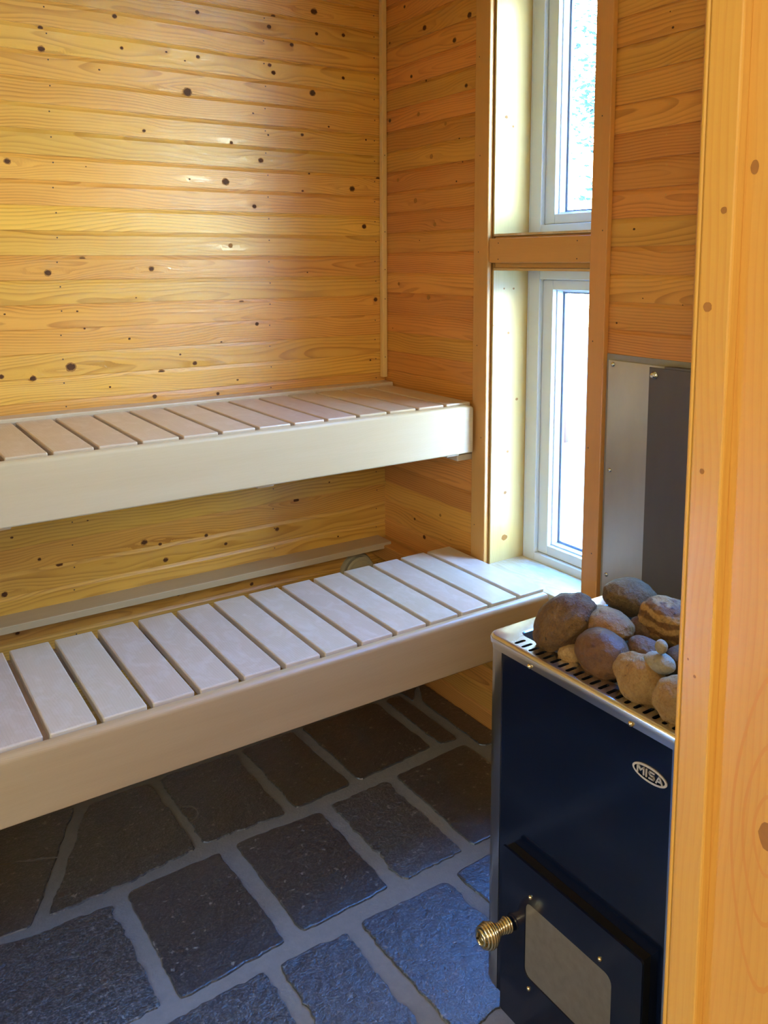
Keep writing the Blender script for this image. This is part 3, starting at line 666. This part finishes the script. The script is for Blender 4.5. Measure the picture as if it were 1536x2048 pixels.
for zz in (-4.35, -17.0):
    mb = MB(); lathe(mb, (-.42, -17.5, zz), (-1, 0, 0), [(-.32, .05), (0, .05), (0, .15), (.03, .15), (.04, .11), (.14, .10), (.15, .06)], 6); mb.build('bolt', M['polished'], hs2)

# ================================================================ stove
XS = -9.8; YT0, YT1 = -19.76, -26.35; XB = -4.6
SB = FZ+1.05; ST = FZ+11.47
st = thing('sauna_stove', W((XS+XB)/2, (YT0+YT1)/2, FZ), 'dark navy wood burning sauna stove with chrome corner posts and stones on top', 'stove')
mb = MB(); mb.box(XS+.12, XB, YT1+.2, YT0-.2, SB+.1, ST-1.42, .03)
# stone basket floor and walls below the rim
mb.box(XS+.12, XS+.2, YT1+.2, YT0-.2, ST-2.6, ST-.1); mb.box(XB-.08, XB, YT1+.2, YT0-.2, ST-2.6, ST-.1)
mb.box(XS+.2, XB-.08, YT0-.28, YT0-.2, ST-2.6, ST-.1); mb.box(XS+.2, XB-.08, YT1+.2, YT1+.28, ST-2.6, ST-.1)
mb.build('body', M['black'], st)
# enamelled front panel
mb = MB(); mb.box(XS+.02, XS+.12, YT1+.55, YT0-.56, SB+.02, ST-.36, .01); pan = mb.build('front_panel', M['enamel'], st)
# corner posts (rounded outer corner, bottom cut on a slant)
def post(y0, y1, sg):
    n = 6; r = .32; pr = []
    # footprint in (x,y): front face then round the corner towards the back
    pr.append((XS, y1))
    for i in range(n+1):
        t = math.pi/2*i/n; pr.append((XS+r-r*math.cos(t), y0-sg*(r-r*math.sin(t))))
    pr.append((XS+1.1, y0)); pr.append((XS+1.1, y0-sg*.05)); pr.append((XS+.10, y1))
    k = len(pr)
    zb = [SB+.02 if i in (0, k-1) else SB+.02+.45*(min(1, abs((p[1]-y1)/(y0-y1))))*(.4 if i > 0 else 0) for i, p in enumerate(pr)]
    mb = MB(); mb.add([(p[0], p[1], zb[i]) for i, p in enumerate(pr)]+[(p[0], p[1], ST-.30) for p in pr],
        [(i, (i+1) % k, k+(i+1) % k, k+i) if sg < 0 else (i, k+i, k+(i+1) % k, (i+1) % k) for i in range(k)]+[tuple(range(k)), tuple(range(k, 2*k))[::-1]])
    return mb
pm = post(YT0, YT0-.56, 1); pm.build('corner_post', M['polished'], st, smooth_angle=40)
pm = post(YT1, YT1+.56, -1); pm.build('corner_post', M['polished'], st, smooth_angle=40)
# legs / base
for yy in (YT0-1.35, YT1+1.35):
    mb = MB(); mb.box(XS+.3, XB-.3, yy-.3, yy+.3, FZ+.045, SB+.1, .03); mb.build('leg', M['black'], st)
# top rim: rounded rectangle band with slotted front strip
def rrect(x0, x1, y0, y1, r, n=6):
    """y0>y1 ; counter clockwise seen from above, starting on the front side"""
    out = []
    for (cx, cy, a0) in ((x0+r, y0-r, 90), (x0+r, y1+r, 180), (x1-r, y1+r, 270), (x1-r, y0-r, 0)):
        for i in range(n+1):
            t = math.radians(a0+90*i/n); out.append((cx+r*math.cos(t), cy+r*math.sin(t)))
    return out
bm = bmesh.new()
def loop(pts, z):
    vs = [bm.verts.new(W(p[0], p[1], z)) for p in pts]
    return vs, [bm.edges.new((vs[i], vs[(i+1) % len(vs)])) for i in range(len(vs))]
def off(o): return rrect(XS-.06+o, XB+.02-o, YT0+.04-o, YT1-.04+o, max(.06, .34-o))
outer, eo = loop(off(.10), ST); inner, ei = loop(rrect(XS+.62, XB-.42, YT0-.55, YT1+.55, .22), ST)
es = eo+ei; slots = []
ns = 22; ysl0 = -20.72; pitch_s = .262
for i in range(ns):
    yc = ysl0-i*pitch_s; pts = []
    for (cx, a0) in ((XS+.10+.05, 90), (XS+.47-.05, 270)):
        for j in range(5):
            t = math.radians(a0+180*j/4); pts.append((cx+.052*math.cos(t), yc+.052*math.sin(t)))
    v_, e_ = loop(pts, ST); es += e_; slots.append(v_)
bmesh.ops.triangle_fill(bm, use_beauty=True, edges=es, normal=(0, 0, 1))
for f in bm.faces:
    if f.normal.z < 0: f.normal_flip()
def skirt(vs, rings):
    prev = vs
    for pts, z in rings:
        cur = [bm.verts.new(W(p[0], p[1], z)) for p in pts]
        for i in range(len(cur)): f = bm.faces.new((prev[i], prev[(i+1) % len(cur)], cur[(i+1) % len(cur)], cur[i])); f.smooth = True
        prev = cur
skirt(outer, [(off(.05), ST-.012), (off(.015), ST-.045), (off(0), ST-.10), (off(.0), ST-.22), (off(.05), ST-.24), (off(.05), ST-.38), (off(.12), ST-.38)])
skirt(inner, [(rrect(XS+.65, XB-.45, YT0-.58, YT1+.58, .20), ST-.03), (rrect(XS+.66, XB-.46, YT0-.59, YT1+.59, .20), ST-.9)])
for v_ in slots:
    lo = [bm.verts.new(v.co-Vector((0, 0, .05*U))) for v in v_]
    for i in range(len(lo)): bm.faces.new((v_[i], v_[(i+1) % len(lo)], lo[(i+1) % len(lo)], lo[i]))
bmesh.ops.recalc_face_normals(bm, faces=bm.faces[:])
me = bpy.data.meshes.new('top_rim')
o = W((XS+XB)/2, (YT0+YT1)/2, ST)
for v in bm.verts: v.co -= o
bm.to_mesh(me); bm.free(); me.materials.append(M['steel']); me.set_sharp_from_angle(angle=math.radians(35))
rim = bpy.data.objects.new('top_rim', me); COL.objects.link(rim); rim.parent = st; rim.location = o-LOCW[st.name]; LOCW[rim.name] = o
for yy in (-21.42, -24.69):
    mb = MB(); lathe(mb, (XS-.01, yy, ST-.31), (-1, 0, 0), [(0, .075), (.04, .07), (.07, .045), (.08, .0001)], 16); mb.build('rim_screw', M['brass'], rim, smooth_angle=50)
# badge
LY, LZ = -25.22, FZ+10.2
def ell(a, b_, n=48): return [(a*math.cos(2*math.pi*i/n), b_*math.sin(2*math.pi*i/n)) for i in range(n)]
LA, LB = .47, .19
mb = MB(); n = 48; A, B_ = ell(LA, LB), ell(LA-.055, LB-.05)
mb.add([(XS-.006, LY-p[0], LZ+p[1]) for p in A]+[(XS-.006, LY-p[0], LZ+p[1]) for p in B_], [(i, (i+1) % n, n+(i+1) % n, n+i) for i in range(n)])
mb.add([(XS+.02, LY-p[0], LZ+p[1]) for p in A]+[(XS-.006, LY-p[0], LZ+p[1]) for p in A], [(i, (i+1) % n, n+(i+1) % n, n+i) for i in range(n)])
bdg = mb.build('badge_ring', M['badge'], st)
def glyph(strokes, ox, w, mbx, th=.032, h=.17):
    for s_ in strokes:
        for i in range(len(s_)-1):
            a = Vector((ox+s_[i][0]*w, (s_[i][1]-.5)*h)); b_ = Vector((ox+s_[i+1][0]*w, (s_[i+1][1]-.5)*h)); d = (b_-a).normalized(); nn = Vector((-d.y, d.x))*th/2; a = a-d*th*.35; b_ = b_+d*th*.35
            q = [a+nn, a-nn, b_-nn, b_+nn]
            mbx.add([(XS-.008, LY-p.x, LZ+p.y) for p in q]+[(XS+.02, LY-p.x, LZ+p.y) for p in q], [(0, 1, 2, 3), (0, 4, 5, 1), (1, 5, 6, 2), (2, 6, 7, 3), (3, 7, 4, 0)])
mb = MB()
glyph([[(0, 0), (0, 1), (.5, .45), (1, 1), (1, 0)]], -.33, .17, mb)
glyph([[(0, 0), (0, 1)]], -.085, .1, mb)
glyph([[(1, .95), (.1, .95), (0, .75), (.12, .52), (.88, .48), (1, .25), (.9, .04), (0, .04)]], -.01, .13, mb)
glyph([[(0, 0), (.5, 1), (1, 0)], [(.22, .3), (.78, .3)]], .18, .16, mb)
mb.build('badge_lettering', M['badge'], bdg)
# fire door
DY0, DY1 = -20.85, -25.5; DZ0, DZ1 = SB+.06, FZ+5.99; DXF = XS-.35
mb = MB(); mb.box(XS-.26, XS+.02, DY1+.06, DY0-.06, DZ0+.05, DZ1-.06); mb.build('door_surround', M['black'], st)
GY0, GY1, GZ0, GZ1 = -21.76, -24.66, FZ+2.82, FZ+4.95
bm = bmesh.new()
def lp(pts, x):
    vs = [bm.verts.new(W(x, p[0], p[1])) for p in pts]; return vs, [bm.edges.new((vs[i], vs[(i+1) % len(vs)])) for i in range(len(vs))]
def rr2(y0, y1, z0, z1, r, n=5):
    out = []
    for (cy, cz, a0) in ((y1+r, z0+r, 180), (y0-r, z0+r, 270), (y0-r, z1-r, 0), (y1+r, z1-r, 90)):
        for i in range(n+1): t = math.radians(a0+90*i/n); out.append((cy+r*math.cos(t), cz+r*math.sin(t)))
    return out
o1, e1 = lp(rr2(DY0, DY1, DZ0, DZ1, .08), DXF); i1, e2 = lp(rr2(GY0, GY1, GZ0, GZ1, .22), DXF)
bmesh.ops.triangle_fill(bm, use_beauty=True, edges=e1+e2, normal=(-1, 0, 0))
for vs, pts in ((o1, rr2(DY0, DY1, DZ0, DZ1, .08)), (i1, rr2(GY0-.02, GY1+.02, GZ0+.02, GZ1-.02, .22))):
    lo = [bm.verts.new(W(XS-.28 if vs is o1 else DXF+.07, p[0], p[1])) for p in pts]
    for i in range(len(lo)): bm.faces.new((vs[i], vs[(i+1) % len(lo)], lo[(i+1) % len(lo)], lo[i]))
bmesh.ops.recalc_face_normals(bm, faces=bm.faces[:])
me = bpy.data.meshes.new('door'); o = W(DXF, (DY0+DY1)/2, (DZ0+DZ1)/2)
for v in bm.verts: v.co -= o
bm.to_mesh(me); bm.free(); me.materials.append(M['enamel'])
door = bpy.data.objects.new('door', me); COL.objects.link(door); door.parent = st; door.location = o-LOCW[st.name]; LOCW[door.name] = o
mb = MB(); mb.box(DXF+.03, DXF+.07, GY1-.1, GY0+.1, GZ0-.1, GZ1+.1); mb.build('glass', M['firegl'], door)
for (yy, zz) in ((-21.96, FZ+5.17), (-24.3, FZ+5.17), (-21.96, FZ+2.55), (-24.3, FZ+2.55)):
    mb = MB(); lathe(mb, (DXF, yy, zz), (-1, 0, 0), [(0, .06), (.03, .055), (.05, .03), (.055, .0001)], 14); mb.build('screw', M['brass'], door, smooth_angle=50)
# spring handle: a coiled wire that swells into a ball
c0 = Vector((DXF, -21.2, FZ+3.9)); mb = MB(); NT = 13; pts = []
prof = [(0, .13), (.12, .20), (.30, .155), (.48, .13), (.62, .16), (.78, .27), (.95, .33), (1.12, .31), (1.26, .22), (1.34, .10)]
def prad(h):
    for i in range(len(prof)-1):
        if prof[i][0] <= h <= prof[i+1][0]:
            t = (h-prof[i][0])/(prof[i+1][0]-prof[i][0]); t = t*t*(3-2*t); return prof[i][1]*(1-t)+prof[i+1][1]*t
    return prof[-1][1]
NS = NT*20
for i in range(NS+1):
    h = .04+1.30*i/NS; th = 2*math.pi*NT*i/NS; r = prad(h); pts.append(c0+Vector((-h*.78, r*.92*math.cos(th), r*.92*math.sin(th))))
wr = .042; vs = []; fs = []; kk = 8
for i, q in enumerate(pts):
    d = (pts[min(NS, i+1)]-pts[max(0, i-1)]).normalized(); a = d.cross(Vector((1, 0, 0))).normalized(); b_ = d.cross(a)
    for j in range(kk): t = 2*math.pi*j/kk; vs.append(tuple(q+a*(wr*math.cos(t))+b_*(wr*math.sin(t))))
for i in range(NS):
    for j in range(kk): fs.append((i*kk+j, i*kk+(j+1) % kk, (i+1)*kk+(j+1) % kk, (i+1)*kk+j))
mb.add(vs, fs, smooth=True); mb.build('spring_handle', M['brass'], door)
mb = MB(); lathe(mb, tuple(c0), (-1, 0, 0), [(0, .10), (.05, .10), (.05, .05), (.75, .05)], 12); mb.build('handle_bolt', M['polished'], door)

# ================================================================ stones
ST_MATS = {
 'brown': stone('stone_rough_brown', (0.085, 0.040, 0.014), (0.20, 0.105, 0.026), (0.026, 0.013, 0.006), 26, .6),
 'grey': stone('stone_grey_brown', (0.125, 0.080, 0.030), (0.20, 0.125, 0.042), (0.045, 0.030, 0.014), 22, .6),
 'orange': stone('stone_orange', (0.26, 0.115, 0.042), (0.30, 0.165, 0.040), (0.09, 0.040, 0.016), 18, .6),
 'plum': stone('stone_plum', (0.125, 0.050, 0.018), (0.18, 0.090, 0.024), (0.055, 0.026, 0.015), 10, .5),
 'band': stone('stone_banded', (0.42, 0.24, 0.075), (0.20, 0.095, 0.030), (0.022, 0.014, 0.008), 16, .6, True),
 'cream': stone('stone_cream', (0.40, 0.25, 0.085), (0.33, 0.17, 0.050), (0.15, 0.068, 0.022), 26, .65),
 'pale': stone('stone_pale_grey', (0.32, 0.26, 0.15), (0.36, 0.29, 0.17), (0.18, 0.14, 0.08), 12, .65),
 'red': stone('stone_grey_red', (0.15, 0.105, 0.055), (0.17, 0.045, 0.015), (0.06, 0.035, 0.02), 14, .6),
}
ZR = ST-11.47   # = FZ
def rock(c, r, mat, label, seed, rot=(0, 0, 0), rough=.08, group=None, pw=1.0, lean=None):
    bm = bmesh.new(); bmesh.ops.create_icosphere(bm, subdivisions=5 if max(r) > .3 else 4, radius=1)
    rm = (Matrix.Rotation(rot[2], 3, 'Z') @ Matrix.Rotation(rot[1], 3, 'Y') @ Matrix.Rotation(rot[0], 3, 'X'))
    if lean:      # long axis given as a direction
        e0 = Vector(lean).normalized(); e1 = Vector((0.55, 0.83, 0.0)).normalized(); e1 = (e1-e0*e1.dot(e0)).normalized(); e2 = e0.cross(e1)
        rm = Matrix((e0, e1, e2)).transposed()
    for v in bm.verts:
        d = v.co.normalized(); so = Vector((seed*7.3, seed*3.1, seed*1.7))
        k = 1+rough*1.6*mnoise.noise(d*1.1+so)+rough*.8*mnoise.noise(d*2.6+so)+rough*.22*mnoise.noise(d*7+so)+rough*.08*mnoise.noise(d*17+so)
        q = Vector([math.copysign(abs(a)**pw, a) for a in d]) * k
        v.co = rm @ Vector((q.x*r[0]*U, q.y*r[1]*U, q.z*r[2]*U))
    zmin = min(v.co.z for v in bm.verts)
    for v in bm.verts: v.co.z -= zmin
    me = bpy.data.meshes.new('stove_stone'); bm.to_mesh(me); bm.free(); me.materials.append(ST_MATS[mat])
    for p in me.polygons: p.use_smooth = True
    ob = bpy.data.objects.new('stove_stone', me); COL.objects.link(ob); ob.location = W(*c)+Vector((0, 0, zmin))
    return tag(ob, label, 'stone', group or 'stones heaped on the sauna stove')
# c: centre (x, y, z) in pitches
rock((-8.72, -21.55, -9.74), (.96, .72, .60), 'brown', 'large rough dark brown stone at the left end of the heap', 1, (0, 0, 0), .10, pw=.93, lean=(.83, -.45, .85))
rock((-6.46, -21.79, -9.52), (.72, .74, .50), 'grey', 'rounded grey-brown stone at the top back of the heap, in front of the steel sheet', 2, (0, .12, .2), .07)
rock((-8.08, -22.45, -9.62), (.60, .80, .36), 'orange', 'flattish pinkish orange stone in the middle, above the smooth plum stone', 3, (0, .1, -.3), .06)
rock((-8.87, -22.96, -10.02), (.60, .80, .60), 'plum', 'large smooth plum-brown stone at the front of the heap', 4, (0, 0, -.2), .05)
rock((-6.80, -23.55, -9.62), (.62, .95, .56), 'band', 'yellow and black banded stone at the right behind the small stacked pebbles', 5, (.3, -.25, .4), .11, pw=.9)
rock((-5.62, -22.55, -9.86), (.5, .75, .30), 'orange', 'thin brown stone sliver showing between the top grey stone and the banded stone', 6, (0, 0, .2), .05)
rock((-8.25, -23.75, -9.78), (.36, .50, .30), 'red', 'small grey stone with a rust red end beside the plum stone', 7, (0, .1, -.3), .06)
rock((-9.18, -24.36, -10.0), (.46, .66, .55), 'cream', 'cream and ochre speckled stone in front, below the stacked pebbles', 8, (.2, 0, .1), .09)
rock((-8.98, -24.74, -9.50), (.31, .38, .23), 'pale', 'flat pale grey pebble carrying a tiny round pebble', 9, (0, .05, 0), .02)
rock((-9.02, -24.80, -9.08), (.135, .145, .165), 'pale', 'tiny round pale grey pebble balanced on top of the flat pebble', 10, (0, 0, 0), .02)
rock((-9.25, -25.42, -10.0), (.42, .52, .52), 'cream', 'rust tinted ochre stone at the right edge beside the door frame', 11, (0, .2, 0), .1)
rock((-9.06, -22.10, -10.33), (.26, .34, .26), 'cream', 'small cream stone wedged under the large brown stone by the slotted rim', 12, (0, 0, .5), .06)
rock((-7.25, -22.90, -9.85), (.36, .42, .36), 'red', 'brown stone mostly hidden behind the orange stone and the banded stone', 13, (0, 0, 0), .07)
rock((-7.60, -24.45, -10.05), (.5, .5, .45), 'brown', 'dark stone in shadow under the banded stone, right of the tiny pebble', 14, (0, 0, 0), .1)
i = 15
for (x, y) in ((-8.3, -21.3), (-7.2, -21.2), (-6.1, -21.0), (-5.6, -22.6), (-7.0, -22.2), (-8.4, -23.4), (-7.3, -23.6), (-6.1, -23.8), (-8.4, -24.8), (-7.2, -25.1), (-5.9, -25.2)):
    rock((x, y, -11.25+random.uniform(-.1, .1)), (.62, .62, .52), 'grey', 'grey-brown stone deep in the basket under the heap', i, (0, 0, random.random()*3), .08, 'stones filling the bottom of the basket'); i += 1

# ================================================================ outside
mb = MB(); mb.box(4.5, 420, -260, 200, -31.0, -30.0); mb.box(-400, -47, -260, 200, -31.0, -30.0); struct(mb.build('ground', plain('pale_gravel', (0.62, 0.60, 0.54), .9)))
leafm, lt, lp_ = nmat('leaf'); lb_ = NB(lt)
lp_.inputs['Base Color'].default_value = (0.014, 0.032, 0.028, 1); setin(lp_, Roughness=.6)
def tree(cx, cy, blobs, trunk_h, n, label, seed):
    rd = random.Random(seed); t = thing('tree', W(cx, cy, -30), label, 'tree', 'trees outside the window')
    mb = MB(); lathe(mb, (cx, cy, -30), (0, 0, 1), [(0, 1.6), (8, 1.2), (trunk_h, .6)], 14); mb.build('trunk', M['knot'], t)
    mb = MB()
    for _ in range(n):
        bx, by, bz, br = rd.choice(blobs); d = Vector((rd.gauss(0, 1), rd.gauss(0, 1), rd.gauss(0, 1))).normalized()*br*(rd.random()**.5)
        c = Vector((bx, by, bz))+d; a = Vector((rd.gauss(0, 1), rd.gauss(0, 1), rd.gauss(0, 1))).normalized(); b2 = a.orthogonal().normalized(); s_ = rd.uniform(.35, .8)
        e = a.cross(b2); p = [c+a*s_, c+b2*s_*.45+e*.05, c-a*s_, c-b2*s_*.45+e*.05]
        mb.add([tuple(q) for q in p], [(0, 1, 2, 3)])
    fo = mb.build('foliage', leafm, t)
tree(76, 62, [(72, 36, 16, 9), (64, 30, 10, 8), (78, 42, 26, 10), (70, 44, 6, 8), (62, 40, 20, 7), (80, 30, 32, 9), (76, 56, 22, 10), (78, 60, 34, 9)], 30, 5000, 'leafy tree seen blown out through the upper window', 5)
